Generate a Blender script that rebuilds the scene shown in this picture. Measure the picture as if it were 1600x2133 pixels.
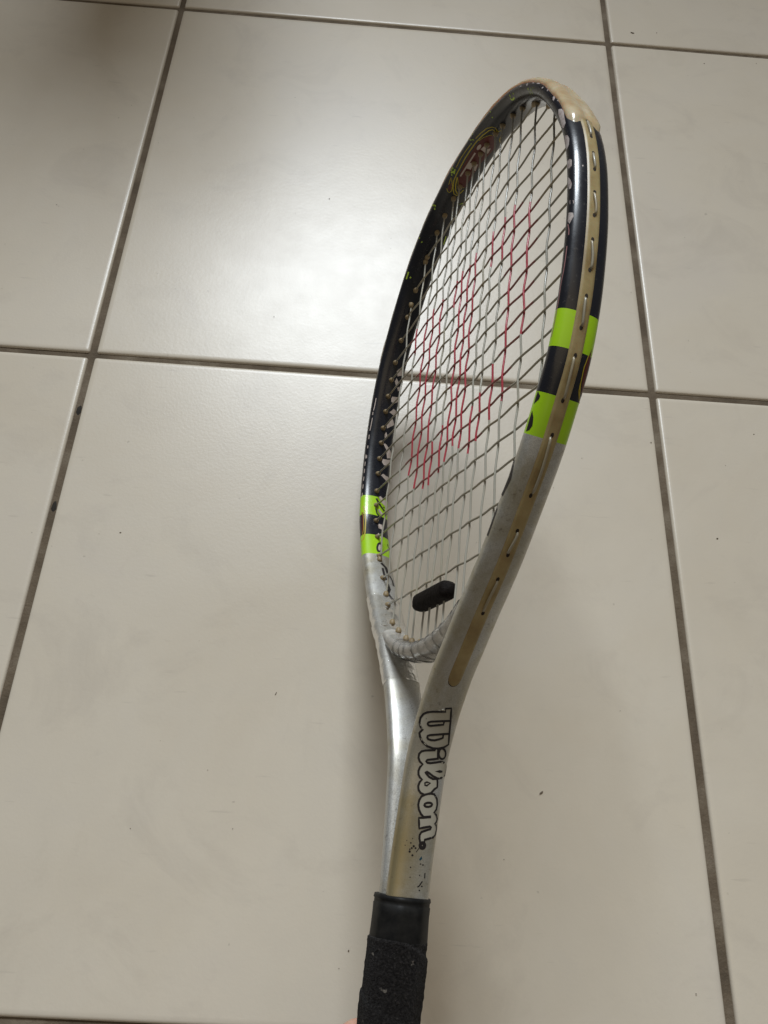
import bpy, bmesh, math, random
from mathutils import Vector, Matrix, noise as mnoise

for o in list(bpy.data.objects):
    bpy.data.objects.remove(o, do_unlink=True)
SC = bpy.context.scene
COL = SC.collection
PI = math.pi

# ------------------------------------------------------------------ camera
cam_data = bpy.data.cameras.new('camera')
cam = bpy.data.objects.new('camera', cam_data)
COL.objects.link(cam)
RB = [[0.997434, -0.065395, -0.029125], [0.04505, 0.889575, -0.454562], [0.055635, 0.452084, 0.890239]]
CAM = (0.2201, -0.84633, 0.53564)
m = Matrix(RB).to_4x4()
m.translation = Vector(CAM)
cam.matrix_world = m
cam_data.sensor_fit = 'VERTICAL'
cam_data.sensor_height = 36.0
cam_data.lens = 36.0 * 1709.57 / 2133.0
cam_data.clip_start = 0.02
cam_data.clip_end = 100
SC.camera = cam
SC.render.resolution_x, SC.render.resolution_y = 768, 1024

# ------------------------------------------------------------------ light
world = bpy.data.worlds.new('World')
SC.world = world
world.use_nodes = True
bg = world.node_tree.nodes['Background']
bg.inputs[0].default_value = (1.0, 0.95, 0.87, 1)
bg.inputs[1].default_value = 0.115

def area_lamp(name, loc, target, sx, sy, power, color):
    d = bpy.data.lights.new(name, 'AREA')
    d.shape = 'RECTANGLE'
    d.size, d.size_y = sx, sy
    d.energy = power
    d.color = color
    o = bpy.data.objects.new(name, d)
    COL.objects.link(o)
    o.location = loc
    o.rotation_euler = (Vector(target) - Vector(loc)).to_track_quat('-Z', 'Y').to_euler()
    return o
area_lamp('ceiling_lamp', (0.05, 1.66, 2.4), (0.36, -2.9, 0), 1.05, 0.85, 28.5, (0.87, 0.94, 1.0)).data.spread = math.radians(76)
area_lamp('room_lamp', (0.60, -0.75, 2.3), (0.25, -0.5, 0), 1.7, 1.7, 5.6, (1.0, 0.80, 0.50))

vs = SC.view_settings
vs.view_transform = 'Standard'
vs.look = 'None'
vs.exposure = 0.0
vs.gamma = 1.0
vs.use_curve_mapping = False
SC.cycles.max_bounces = 8
SC.cycles.transparent_max_bounces = 16

# ------------------------------------------------------------------ materials
def new_mat(name, base=(0.5, 0.5, 0.5), rough=0.5, metal=0.0, **kw):
    mt = bpy.data.materials.new(name)
    mt.use_nodes = True
    p = mt.node_tree.nodes['Principled BSDF']
    p.inputs['Base Color'].default_value = (*base, 1)
    p.inputs['Roughness'].default_value = rough
    p.inputs['Metallic'].default_value = metal
    for k, v in kw.items():
        p.inputs[k.replace('_', ' ')].default_value = v
    return mt

class NT:
    """small helper to wire nodes"""
    def __init__(self, mt):
        self.t = mt.node_tree
        self.p = mt.node_tree.nodes['Principled BSDF']
    def n(self, typ, **kw):
        nd = self.t.nodes.new(typ)
        for k, v in kw.items():
            if k.startswith('i_'):
                key = k[2:]
                key = int(key) if key.isdigit() else key.replace('_', ' ')
                nd.inputs[key].default_value = v
            else:
                setattr(nd, k, v)
        return nd
    def l(self, a, b):
        self.t.links.new(a, b)
    def coord(self, out='Object', scale=(1, 1, 1)):
        tc = self.n('ShaderNodeTexCoord')
        mp = self.n('ShaderNodeMapping')
        mp.inputs['Scale'].default_value = scale
        self.l(tc.outputs[out], mp.inputs[0])
        return mp.outputs[0]
    def noise(self, vec, scale, detail=4, rough=0.55, dist=0.0):
        nd = self.n('ShaderNodeTexNoise')
        nd.inputs['Scale'].default_value = scale
        nd.inputs['Detail'].default_value = detail
        nd.inputs['Roughness'].default_value = rough
        nd.inputs['Distortion'].default_value = dist
        self.l(vec, nd.inputs['Vector'])
        return nd.outputs['Fac']
    def ramp(self, fac, stops):
        nd = self.n('ShaderNodeValToRGB')
        e = nd.color_ramp.elements
        while len(e) < len(stops):
            e.new(0.5)
        for k, (pos, c) in enumerate(stops):
            e[k].position = pos
            e[k].color = (*c, 1) if len(c) == 3 else c
        self.l(fac, nd.inputs[0])
        return nd.outputs[0]
    def mix(self, fac, a, b, blend='MIX'):
        nd = self.n('ShaderNodeMix', data_type='RGBA', blend_type=blend)
        for sock, v in ((nd.inputs[0], fac), (nd.inputs[6], a), (nd.inputs[7], b)):
            if isinstance(v, (int, float)):
                sock.default_value = v
            elif isinstance(v, tuple):
                sock.default_value = (*v, 1) if len(v) == 3 else v
            else:
                self.l(v, sock)
        return nd.outputs[2]
    def math(self, op, a, b=None):
        nd = self.n('ShaderNodeMath', operation=op)
        for k, v in enumerate((a, b)):
            if v is None:
                continue
            if isinstance(v, (int, float)):
                nd.inputs[k].default_value = v
            else:
                self.l(v, nd.inputs[k])
        return nd.outputs[0]
    def bump(self, height, strength=0.2, dist=0.001):
        nd = self.n('ShaderNodeBump')
        nd.inputs['Strength'].default_value = strength
        nd.inputs['Distance'].default_value = dist
        self.l(height, nd.inputs['Height'])
        self.l(nd.outputs[0], self.p.inputs['Normal'])

MAT = {}
def tile_mat():
    mt = new_mat('glazed_tile', (0.5, 0.46, 0.4), 0.33)
    k = NT(mt)
    tc = k.n('ShaderNodeTexCoord')
    oi = k.n('ShaderNodeObjectInfo')
    ad = k.n('ShaderNodeVectorMath', operation='ADD')
    k.l(tc.outputs['Object'], ad.inputs[0])
    sc = k.n('ShaderNodeVectorMath', operation='SCALE')
    k.l(oi.outputs['Location'], sc.inputs[0]); sc.inputs[3].default_value = 3.7
    k.l(sc.outputs[0], ad.inputs[1])
    v = ad.outputs[0]
    n1 = k.noise(v, 5.0, 5, 0.6, 0.4)
    n2 = k.noise(v, 38.0, 5, 0.65)
    c = k.ramp(n1, [(0.3, (0.58, 0.51, 0.405)), (0.55, (0.62, 0.555, 0.455)), (0.75, (0.60, 0.54, 0.46))])
    c = k.mix(k.math('MULTIPLY', n2, 0.35), c, (0.47, 0.43, 0.375))
    # fine scuffs: stretched noise, sparse
    vs_ = k.n('ShaderNodeMapping'); vs_.inputs['Scale'].default_value = (30, 240, 30); vs_.inputs['Rotation'].default_value = (0, 0, 0.9)
    k.l(v, vs_.inputs[0])
    n3 = k.noise(vs_.outputs[0], 1.0, 2, 0.5)
    sc3 = k.ramp(n3, [(0.70, (0, 0, 0)), (0.76, (1, 1, 1))])
    c = k.mix(k.math('MULTIPLY', sc3, 0.16), c, (0.25, 0.22, 0.19))
    n6 = k.noise(v, 11.0, 6, 0.7, 1.2)
    sm = k.ramp(n6, [(0.52, (0, 0, 0)), (0.70, (1, 1, 1))])
    c = k.mix(k.math('MULTIPLY', sm, 0.28), c, (0.42, 0.37, 0.31))
    n4 = k.noise(v, 170.0, 2, 0.5)
    sp = k.ramp(n4, [(0.755, (0, 0, 0)), (0.79, (1, 1, 1))])
    c = k.mix(k.math('MULTIPLY', sp, 0.3), c, (0.2, 0.17, 0.13))
    k.l(c, k.p.inputs['Base Color'])
    r = k.ramp(n2, [(0.25, (0.30,) * 3), (0.75, (0.335,) * 3)])
    k.l(r, k.p.inputs['Roughness'])
    n5 = k.noise(v, 420.0, 3, 0.6)
    k.bump(n5, 0.10, 0.0006)
    return mt
MAT['tile'] = tile_mat()

def grout_mat():
    mt = new_mat('grout', (0.2, 0.17, 0.13), 0.9)
    k = NT(mt)
    v = k.coord()
    n1 = k.noise(v, 28, 4, 0.6)
    n2 = k.noise(v, 420, 4, 0.7)
    c = k.ramp(n1, [(0.3, (0.08, 0.056, 0.033)), (0.5, (0.145, 0.106, 0.068)), (0.72, (0.25, 0.205, 0.15))])
    c = k.mix(k.math('MULTIPLY', n2, 0.6), c, (0.085, 0.07, 0.05))
    k.l(c, k.p.inputs['Base Color'])
    k.bump(n2, 0.8, 0.001)
    return mt
MAT['grout'] = grout_mat()

# ------------------------------------------------------------------ helpers
def link(o, parent=None):
    COL.objects.link(o)
    if parent is not None:
        o.parent = parent
    return o

def mesh_obj(name, verts, faces, mats, parent=None, smooth=True, mat_idx=None):
    me = bpy.data.meshes.new(name)
    me.from_pydata([tuple(v) for v in verts], [], faces)
    for mt in (mats if isinstance(mats, (list, tuple)) else [mats]):
        me.materials.append(mt)
    if mat_idx is not None:
        me.polygons.foreach_set('material_index', mat_idx)
    if smooth:
        me.polygons.foreach_set('use_smooth', [True] * len(me.polygons))
    me.update()
    return link(bpy.data.objects.new(name, me), parent)

def tag(o, label=None, cat=None, kind=None, group=None):
    if label: o['label'] = label
    if cat: o['category'] = cat
    if kind: o['kind'] = kind
    if group: o['group'] = group
    return o

def grid_faces(nu, nv, closed_v=False, off=0):
    fs = []
    for i in range(nu - 1):
        for j in range(nv if closed_v else nv - 1):
            j2 = (j + 1) % nv
            fs.append((off + i * nv + j, off + i * nv + j2, off + (i + 1) * nv + j2, off + (i + 1) * nv + j))
    return fs

def tube(points, radius, n=8, cap=True, radii=None):
    """verts, faces of a tube along points (Vectors)"""
    vs_, N = [], len(points)
    up = Vector((0, 0, 1))
    prev = None
    for i, p in enumerate(points):
        t = (points[min(i + 1, N - 1)] - points[max(i - 1, 0)]).normalized()
        if prev is None:
            a = t.cross(up)
            if a.length < 1e-3:
                a = t.cross(Vector((1, 0, 0)))
            a.normalize()
        else:
            a = (prev - t * prev.dot(t)).normalized()
        prev = a
        b = t.cross(a)
        r = radii[i] if radii else radius
        for j in range(n):
            th = 2 * PI * j / n
            vs_.append(p + a * (r * math.cos(th)) + b * (r * math.sin(th)))
    fs = grid_faces(N, n, True)
    if cap:
        fs.append(tuple(range(n - 1, -1, -1)))
        fs.append(tuple(range((N - 1) * n, N * n)))
    return vs_, fs

# ------------------------------------------------------------------ floor
TS, GH = 0.45, 0.0027
bed = mesh_obj('floor', [(-3.2, -3.2, -0.0022), (3.6, -3.2, -0.0022), (3.6, 3.0, -0.0022), (-3.2, 3.0, -0.0022)],
               [(0, 1, 2, 3)], MAT['grout'], smooth=False)
tag(bed, 'recessed brown grout bed of the tiled floor', None, 'structure')

def tile_mesh():
    h = TS / 2 - GH
    prof = [(0.0, -0.009), (0.0, -0.0019), (0.0004, -0.0009), (0.0011, -0.0003), (0.0022, -0.00005), (0.0042, 0.0)]
    vs_, fs = [], []
    nseg = 4
    for ins, z in prof:
        ring = []
        rc = max(0.0016 - ins * 0.2, 0.0006)
        hh = h - ins
        for cx, cy, a0 in ((1, 1, 0), (-1, 1, 90), (-1, -1, 180), (1, -1, 270)):
            for q in range(nseg):
                a = math.radians(a0 + 90 * q / (nseg - 1))
                ring.append((cx * (hh - rc) + rc * math.cos(a), cy * (hh - rc) + rc * math.sin(a), z))
        vs_ += ring
    n = 4 * nseg
    fs = grid_faces(len(prof), n, True)
    fs.append(tuple(range((len(prof) - 1) * n, len(prof) * n)))
    me = bpy.data.meshes.new('tile')
    me.from_pydata(vs_, [], fs)
    me.materials.append(MAT['tile'])
    me.polygons.foreach_set('use_smooth', [True] * (len(fs) - 1) + [False])
    me.update()
    return me
TM = tile_mesh()
random.seed(4)
for ix in range(-7, 8):
    for iy in range(-7, 6):
        o = bpy.data.objects.new('tile', TM)
        link(o, bed)
        o.location = ((ix + 0.5) * TS, (iy + 0.5) * TS, random.uniform(-0.0003, 0.0002))
        o.rotation_euler = (random.uniform(-0.0016, 0.0016), random.uniform(-0.0016, 0.0016), 0)

# ------------------------------------------------------------------ unseen block added past the edge of the view to shade the tiles
MAT['wood'] = new_mat('dark_brown_wood', (0.06, 0.035, 0.02), 0.5)
k = NT(MAT['wood']); v = k.coord('Object', (60, 60, 4)); n1 = k.noise(v, 1.0, 5, 0.6, 0.8)
k.l(k.ramp(n1, [(0.3, (0.04, 0.03, 0.024)), (0.7, (0.09, 0.072, 0.058))]), k.p.inputs['Base Color'])
shade_block_rows = [(0.0, 0.082, 0.060), (0.004, 0.086, 0.064), (0.10, 0.086, 0.064), (0.60, 0.092, 0.070), (0.604, 0.089, 0.067)]
vs_ = []
for z, a, b in shade_block_rows:
    for cx_, cy_, a0 in ((1, 1, 0), (-1, 1, 90), (-1, -1, 180), (1, -1, 270)):
        for q in range(4):
            t = math.radians(a0 + 30 * q)
            vs_.append((cx_ * (a - 0.008) + 0.008 * math.cos(t), cy_ * (b - 0.008) + 0.008 * math.sin(t), z))
fs = grid_faces(len(shade_block_rows), 16, True) + [tuple(range(15, -1, -1)), tuple(range(64, 80))]
shade_block = mesh_obj('shade_blocker', vs_, fs, MAT['wood'])
shade_block.location = (-0.055, 0.33, 0.0002)
tag(shade_block, 'unseen dark brown block added beyond the far left edge to shade the tiles', 'furniture leg')

# ------------------------------------------------------------------ racket
# racket coordinates in mm: x across the head, y toward the tip, z out of the string plane
Y0 = 490.0
def V(x, y, z):
    return Vector((x / 1000, (y + Y0) / 1000, z / 1000))
racket = bpy.data.objects.new('tennis_racket', None)
COL.objects.link(racket)
RK = Matrix([[0.306545, 0.065198, -0.949621], [-0.123221, 0.991975, 0.028329], [0.943847, 0.108329, 0.312119]])
TK = Vector((0.270133, -0.555484, 0.157581))
mw = RK.to_4x4()
mw.translation = TK - RK @ Vector((0, Y0 / 1000, 0))
racket.matrix_world = mw
racket.empty_display_size = 0.05
tag(racket, 'worn tennis racket, black and silver frame with lime bands, held over the floor', 'racket')

#<<GEO
OUT = [(0, 162), (22, 160.5), (44, 155), (64, 146), (83, 131.5), (99, 114), (112, 93.5), (122, 74), (128.2, 58), (131.8, 43), (133.8, 28),
       (134.7, 4), (133.2, -19), (130, -40), (123.8, -62), (116, -78), (104.6, -98), (90, -118), (74, -138.5), (54.8, -159.5),
       (44.5, -172), (34.5, -184.5), (26.2, -198), (20.4, -210), (16, -222), (12.6, -243), (9.8, -265), (8.2, -288)]
def smooth01(t):
    t = max(0.0, min(1.0, t))
    return t * t * (3 - 2 * t)
def shift(y):
    return -2.4 * smooth01((-150 - y) / 60.0)
def catmull(P, n=24):
    out = []
    for i in range(len(P) - 1):
        p0 = P[i - 1] if i else (-P[1][0], P[1][1])
        p1, p2 = P[i], P[i + 1]
        p3 = P[i + 2] if i + 2 < len(P) else (2 * p2[0] - p1[0], 2 * p2[1] - p1[1])
        for k in range(n):
            t = k / n
            out.append(tuple(0.5 * (2 * p1[c] + (p2[c] - p0[c]) * t + (2 * p0[c] - 5 * p1[c] + 4 * p2[c] - p3[c]) * t * t
                                    + (3 * p1[c] - p0[c] - 3 * p2[c] + p3[c]) * t ** 3) for c in (0, 1)))
    out.append(P[-1])
    return out
_half = catmull(OUT)
_arc = [0.0]
for _i in range(1, len(_half)):
    _arc.append(_arc[-1] + math.hypot(_half[_i][0] - _half[_i - 1][0], _half[_i][1] - _half[_i - 1][1]))
SMAX = _arc[-1]
def _half_at(s):
    lo, hi = 0, len(_arc) - 1
    while hi - lo > 1:
        md = (lo + hi) // 2
        if _arc[md] <= s: lo = md
        else: hi = md
    t = (s - _arc[lo]) / (_arc[hi] - _arc[lo])
    return (_half[lo][0] + (_half[hi][0] - _half[lo][0]) * t, _half[lo][1] + (_half[hi][1] - _half[lo][1]) * t)
def outer(s):
    """outer outline point and outward normal at arc length s (mm from the tip, + right, - left)"""
    sg = 1 if s >= 0 else -1
    a = min(abs(s), SMAX - 1e-3)
    e = 1.5
    x, y = _half_at(a)
    if a < e:
        xa, ya = _half_at(e); xa, ya = -xa, ya
        xb, yb = _half_at(e)
    else:
        xa, ya = _half_at(a - e); xb, yb = _half_at(min(a + e, SMAX - 1e-3))
    dx, dy = xb - xa, yb - ya
    L = math.hypot(dx, dy)
    nx, ny = -dy / L, dx / L          # heading clockwise on the right side: outward is to the left of travel
    return (sg * x + shift(y), y), (sg * nx, ny)
def s_of_y(y):
    """arc length on the side of the head (beyond the widest tip part) where the outline has height y"""
    lo, hi = 0.0, SMAX - 1e-3
    for _ in range(50):
        md = 0.5 * (lo + hi)
        if _half_at(md)[1] > y: lo = md
        else: hi = md
    return lo
def section(y):
    b = smooth01((-85 - y) / 90.0)
    return 4.7 - 0.2 * b, 9.8 + 0.2 * b, 2.5 + 0.3 * b      # half width, half thickness, squareness
def spow(c, p):
    return (1 if c >= 0 else -1) * abs(c) ** (2.0 / p)
def surf(s, th, off=0.0):
    """frame surface point (mm); th = 0 outside, 90 front, 180 inside, 270 back (degrees)"""
    (x, y), (nx, ny) = outer(s)
    w, h, p = section(y)
    c, sn = math.cos(math.radians(th)), math.sin(math.radians(th))
    r = w * spow(c, p) - w
    z = h * spow(sn, p)
    # normal of the superellipse
    gx = abs(spow(c, p) ) ** (p - 1) / w * (1 if c >= 0 else -1)
    gz = abs(spow(sn, p)) ** (p - 1) / h * (1 if sn >= 0 else -1)
    L = math.hypot(gx, gz) or 1
    r += off * gx / L
    z += off * gz / L
    return (x + nx * r, y + ny * r, z)
#GEO>>

def PV(p):
    return V(*p)

# --- frame materials
def paint_mat(name, base, rough, coat=0.4, chips=0.0, chip_col=(0.45, 0.4, 0.38)):
    mt = new_mat(name, base, rough, 0.0, Coat_Weight=coat, Coat_Roughness=0.12)
    k = NT(mt)
    v = k.coord()
    n1 = k.noise(v, 60, 5, 0.6)
    c = k.mix(k.math('MULTIPLY', n1, 0.5), base, tuple(min(1, b * 1.25 + 0.004) for b in base))
    n2 = k.noise(v, 520, 3, 0.6)
    dust = k.ramp(n2, [(0.62, (0, 0, 0)), (0.72, (1, 1, 1))])
    c = k.mix(k.math('MULTIPLY', dust, 0.10), c, (0.3, 0.28, 0.25))
    if chips:
        n3 = k.noise(v, 210, 4, 0.7)
        ch = k.ramp(n3, [(1 - chips, (0, 0, 0)), (1 - chips + 0.02, (1, 1, 1))])
        c = k.mix(ch, c, chip_col)
    k.l(c, k.p.inputs['Base Color'])
    r = k.ramp(n1, [(0.3, (rough * 0.8,) * 3), (0.8, (rough * 1.25,) * 3)])
    k.l(r, k.p.inputs['Roughness'])
    k.bump(n2, 0.06, 0.0004)
    return mt
MAT['black'] = paint_mat('black_navy_lacquer', (0.006, 0.007, 0.012), 0.28, 0.12, 0.27)
MAT['lime'] = paint_mat('lime_lacquer', (0.33, 0.58, 0.003), 0.36, 0.3, 0.24, (0.16, 0.3, 0.02))
def silver_mat():
    mt = new_mat('silver_lacquer', (0.55, 0.56, 0.57), 0.34, 0.68, Coat_Weight=0.2, Coat_Roughness=0.2)
    k = NT(mt)
    v = k.coord()
    fl = k.noise(v, 1900, 2, 0.5)
    fc = k.ramp(fl, [(0.35, (0.46, 0.455, 0.43)), (0.65, (0.60, 0.595, 0.565))])
    n1 = k.noise(v, 34, 5, 0.65, 0.6)
    st = k.ramp(n1, [(0.45, (0, 0, 0)), (0.68, (1, 1, 1))])
    # handled side of the shaft is yellowed: stain grows toward the grip
    sep = k.n('ShaderNodeSeparateXYZ'); k.l(v, sep.inputs[0])
    zz = k.n('ShaderNodeMapRange'); k.l(sep.outputs['Z'], zz.inputs[0])
    zz.inputs[1].default_value, zz.inputs[2].default_value = -0.004, 0.0085
    yy = k.n('ShaderNodeMapRange'); k.l(sep.outputs['Y'], yy.inputs[0])
    yy.inputs[1].default_value, yy.inputs[2].default_value = 0.36, 0.20
    xx = k.n('ShaderNodeMapRange'); k.l(sep.outputs['X'], xx.inputs[0])
    xx.inputs[1].default_value, xx.inputs[2].default_value = -0.004, 0.004
    hand = k.math('MULTIPLY', k.math('MULTIPLY', zz.outputs[0], yy.outputs[0]), xx.outputs[0])
    hand = k.math('MULTIPLY', hand, k.math('ADD', n1, 0.35))
    c = k.mix(k.math('MULTIPLY', st, 0.65), fc, (0.33, 0.28, 0.16))
    c = k.mix(k.math('MINIMUM', k.math('MULTIPLY', hand, 1.25), 0.9), c, (0.33, 0.265, 0.13))
    n2 = k.noise(v, 260, 4, 0.7)
    gr = k.ramp(n2, [(0.60, (0, 0, 0)), (0.70, (1, 1, 1))])
    c = k.mix(k.math('MULTIPLY', gr, 0.45), c, (0.10, 0.075, 0.05))
    k.l(c, k.p.inputs['Base Color'])
    k.l(k.ramp(fl, [(0.3, (0.38,) * 3), (0.7, (0.50,) * 3)]), k.p.inputs['Roughness'])
    k.bump(fl, 0.06, 0.0003)
    return mt
MAT['silver'] = silver_mat()

# --- frame: one continuous tube from the right shaft round the head to the left shaft
B = [s_of_y(-43.5), s_of_y(-59.5), s_of_y(-77.5), s_of_y(-93.5)]
half_s = []
s = 0.0
while s < SMAX:
    half_s.append(s); s += 2.2
half_s.append(SMAX - 1e-3)
half_s = sorted(set([q for q in half_s if all(abs(q - b) > 0.7 for b in B)] + B))
ALLS = [-q for q in half_s[:0:-1]] + half_s
TH = [360.0 * j / 40 for j in range(40)]
def band(a):
    a = abs(a)
    if a < B[0]: return 0
    if a < B[1]: return 1
    if a < B[2]: return 0
    if a < B[3]: return 1
    return 2
fv, fm = [], []
for q in ALLS:
    for th in TH:
        fv.append(PV(surf(q, th)))
ff = grid_faces(len(ALLS), len(TH), True)
for i in range(len(ALLS) - 1):
    fm += [band(0.5 * (ALLS[i] + ALLS[i + 1]))] * len(TH)
frame = mesh_obj('frame', fv, ff, [MAT['black'], MAT['lime'], MAT['silver']], racket, True, fm)

# --- throat bridge
def bridge_c(x):
    return -161.5 + 13.5 * (x / 52.0) ** 2 + 2.5 * (x / 52.0) ** 4
bv = []
BX = [-50 + 2 * i for i in range(51)]
for x in BX:
    y = bridge_c(x); d = (bridge_c(x + .5) - bridge_c(x - .5))
    L = math.hypot(1, d); nx, ny = -d / L, 1 / L
    for j in range(28):
        th = 2 * PI * j / 28
        r = 4.4 * spow(math.cos(th), 2.4) - 4.4
        z = 7.6 * spow(math.sin(th), 2.4)
        bv.append(PV((x + shift(-150) + nx * r, y + ny * r, z)))
MAT['bridge'] = new_mat('cloudy_plastic', (0.72, 0.69, 0.64), 0.2, 0.0, Transmission_Weight=0.6, IOR=1.3, Coat_Weight=0.3, Coat_Roughness=0.1)
bridge = mesh_obj('throat_bridge', bv, grid_faces(len(BX), 28, True), MAT['bridge'], racket)

# --- outer grommet strip in its groove
MAT['strip'] = new_mat('yellowed_plastic', (0.36, 0.28, 0.14), 0.42, 0.0, Subsurface_Weight=0.15)
k = NT(MAT['strip']); v = k.coord(); n1 = k.noise(v, 55, 5, 0.6); n2 = k.noise(v, 400, 3, 0.6)
c = k.ramp(n1, [(0.3, (0.24, 0.16, 0.065)), (0.55, (0.38, 0.285, 0.135)), (0.75, (0.46, 0.365, 0.20))])
c = k.mix(k.math('MULTIPLY', n2, 0.3), c, (0.15, 0.09, 0.03))
k.l(c, k.p.inputs['Base Color']); k.bump(n1, 0.15, 0.001)
MAT['groove'] = new_mat('groove_shade_dirt', (0.035, 0.02, 0.012), 0.8)  # dark brown standing in for the strip's groove shadow and its dirty edges
S_END = s_of_y(-187)
def face_pt(s, z, off):
    """point on the outer face of the frame at height z (mm), off mm above it"""
    (x, y), (nx, ny) = outer(s)
    w, h, p = section(y)
    zz = max(-0.999, min(0.999, z / h))
    r = w * (1 - abs(zz) ** p) ** (1 / p) - w + off
    return (x + nx * r, y + ny * r, z)
def strip(name, hw, off, mt, end):
    vs_, NJ = [], 9
    ss = [end * (-1 + 2 * i / 460) for i in range(461)]
    ss = sorted(set(ss + [sg_ * (end - hw * (1 - math.cos(PI * i / 16 / 2)) ) for i in range(9) for sg_ in (1, -1)]))
    for q in ss:
        d = end - abs(q)
        w = hw * (math.sqrt(max(0.0, 1 - (1 - d / hw) ** 2)) if d < hw else 1.0)
        w = max(w, 0.02)
        for j in range(NJ):
            t = -1 + 2 * j / (NJ - 1)
            o_ = off * (1 - abs(t) ** 8) - (0.35 if abs(t) == 1 else 0)
            vs_.append(PV(face_pt(q, t * w, o_)))
    return mesh_obj(name, vs_, grid_faces(len(ss), NJ), mt, racket)
strip('groove_line', 4.0, 0.10, MAT['groove'], S_END + 0.5)
strip('grommet_strip', 3.6, 0.55, MAT['strip'], S_END)

# --- bumper guard at the tip, lumpy and worn
MAT['bumper'] = new_mat('worn_bumper_plastic', (0.5, 0.38, 0.22), 0.22, 0.0, Subsurface_Weight=0.2, Coat_Weight=0.25, Coat_Roughness=0.2)
k = NT(MAT['bumper']); v = k.coord(); n1 = k.noise(v, 70, 5, 0.6, 0.5); n2 = k.noise(v, 380, 4, 0.65)
c = k.ramp(n1, [(0.3, (0.42, 0.27, 0.14)), (0.5, (0.52, 0.41, 0.25)), (0.7, (0.60, 0.51, 0.37))])
c = k.mix(k.math('MULTIPLY', n2, 0.25), c, (0.25, 0.14, 0.07))
k.l(c, k.p.inputs['Base Color']); k.bump(n2, 0.15, 0.0006)
BS = s_of_y(58)
vs_ = []
NJ = 25
ss = [-BS - 6 + (2 * BS + 12) * i / 150 for i in range(151)]
for q in ss:
    for j in range(NJ):
        t = -1 + 2 * j / (NJ - 1)
        lob = 4.0 * math.exp(-((abs(t) - 0.5) / 0.33) ** 2) - 2.0
        edge = smooth01((BS + lob - 3 - abs(q)) / 6.0)
        th = t * (68 + 6 * mnoise.noise(Vector((q * 0.06, 3.1, 0.4))))
        o_ = (1.6 + 0.55 * mnoise.noise(Vector((q * 0.06, t * 1.1, 7.7))) + 0.15 * mnoise.noise(Vector((q * 0.25, t * 3, 1.7)))) 
        o_ *= edge * (1 - abs(t) ** 6) * (1 - 0.45 * math.exp(-(t / 0.09) ** 2))
        o_ = o_ - 0.5 * (1 - edge) - (0.4 if abs(t) == 1 else 0)
        vs_.append(PV(surf(q, th, o_)))
mesh_obj('bumper_guard', vs_, grid_faces(len(ss), NJ), MAT['bumper'], racket)

# --- strings
def string_mat(name, base, rough, stain, staincol):
    mt = new_mat(name, base, rough, 0.0, Specular_IOR_Level=0.65, Coat_Weight=0.25, Coat_Roughness=0.15)
    k = NT(mt); v = k.coord()
    n1 = k.noise(v, 26, 3, 0.5)
    st = k.ramp(n1, [(0.5, (0, 0, 0)), (0.68, (1, 1, 1))])
    c = k.mix(k.math('MULTIPLY', st, stain), base, staincol)
    n2 = k.noise(v, 300, 3, 0.6)
    c = k.mix(k.math('MULTIPLY', n2, 0.35), c, tuple(b * 0.5 for b in base))
    k.l(c, k.p.inputs['Base Color'])
    return mt
MAT['main'] = string_mat('main_string_nylon', (0.40, 0.38, 0.32), 0.28, 0.35, (0.42, 0.36, 0.2))
MAT['cross'] = string_mat('cross_string_nylon', (0.30, 0.27, 0.20), 0.4, 0.5, (0.33, 0.22, 0.06))
MAT['red'] = string_mat('red_stencil_ink', (0.42, 0.018, 0.04), 0.36, 0.3, (0.3, 0.02, 0.03))
MAT['redx'] = string_mat('red_stencil_ink_worn', (0.24, 0.04, 0.03), 0.42, 0.4, (0.24, 0.12, 0.06))

MX = [96.6, 76.4, 59.3, 47.5, 34.5, 25.2, 13.4, 4.6]
MX = MX + [-x for x in MX[::-1]]
CY = [127, 109.5, 93, 78, 63, 50.5, 38.3, 26.4, 13.4, 1.6, -11, -23, -37, -48.4, -61, -74.6, -90, -107.8, -128]
RED = {1: [(56, -23.5)], 2: [(68, -52)], 3: [(68, 39), (-25, -58)], 4: [(69, 45), (-36, -64)], 5: [(-38, -66)], 6: [(68.5, -60)],
       7: [(66, -54)], 8: [(67, -60)], 9: [(66, 46), (-34, -64)], 10: [(-38, -67)], 11: [(66, -65)], 12: [(67, -61)],
       13: [(65, -48)], 14: [(68, 49)]}
def is_red(x, y):
    i = min(range(16), key=lambda q: abs(MX[q] - x))
    return any(b <= y <= a for a, b in RED.get(i, []))
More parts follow.
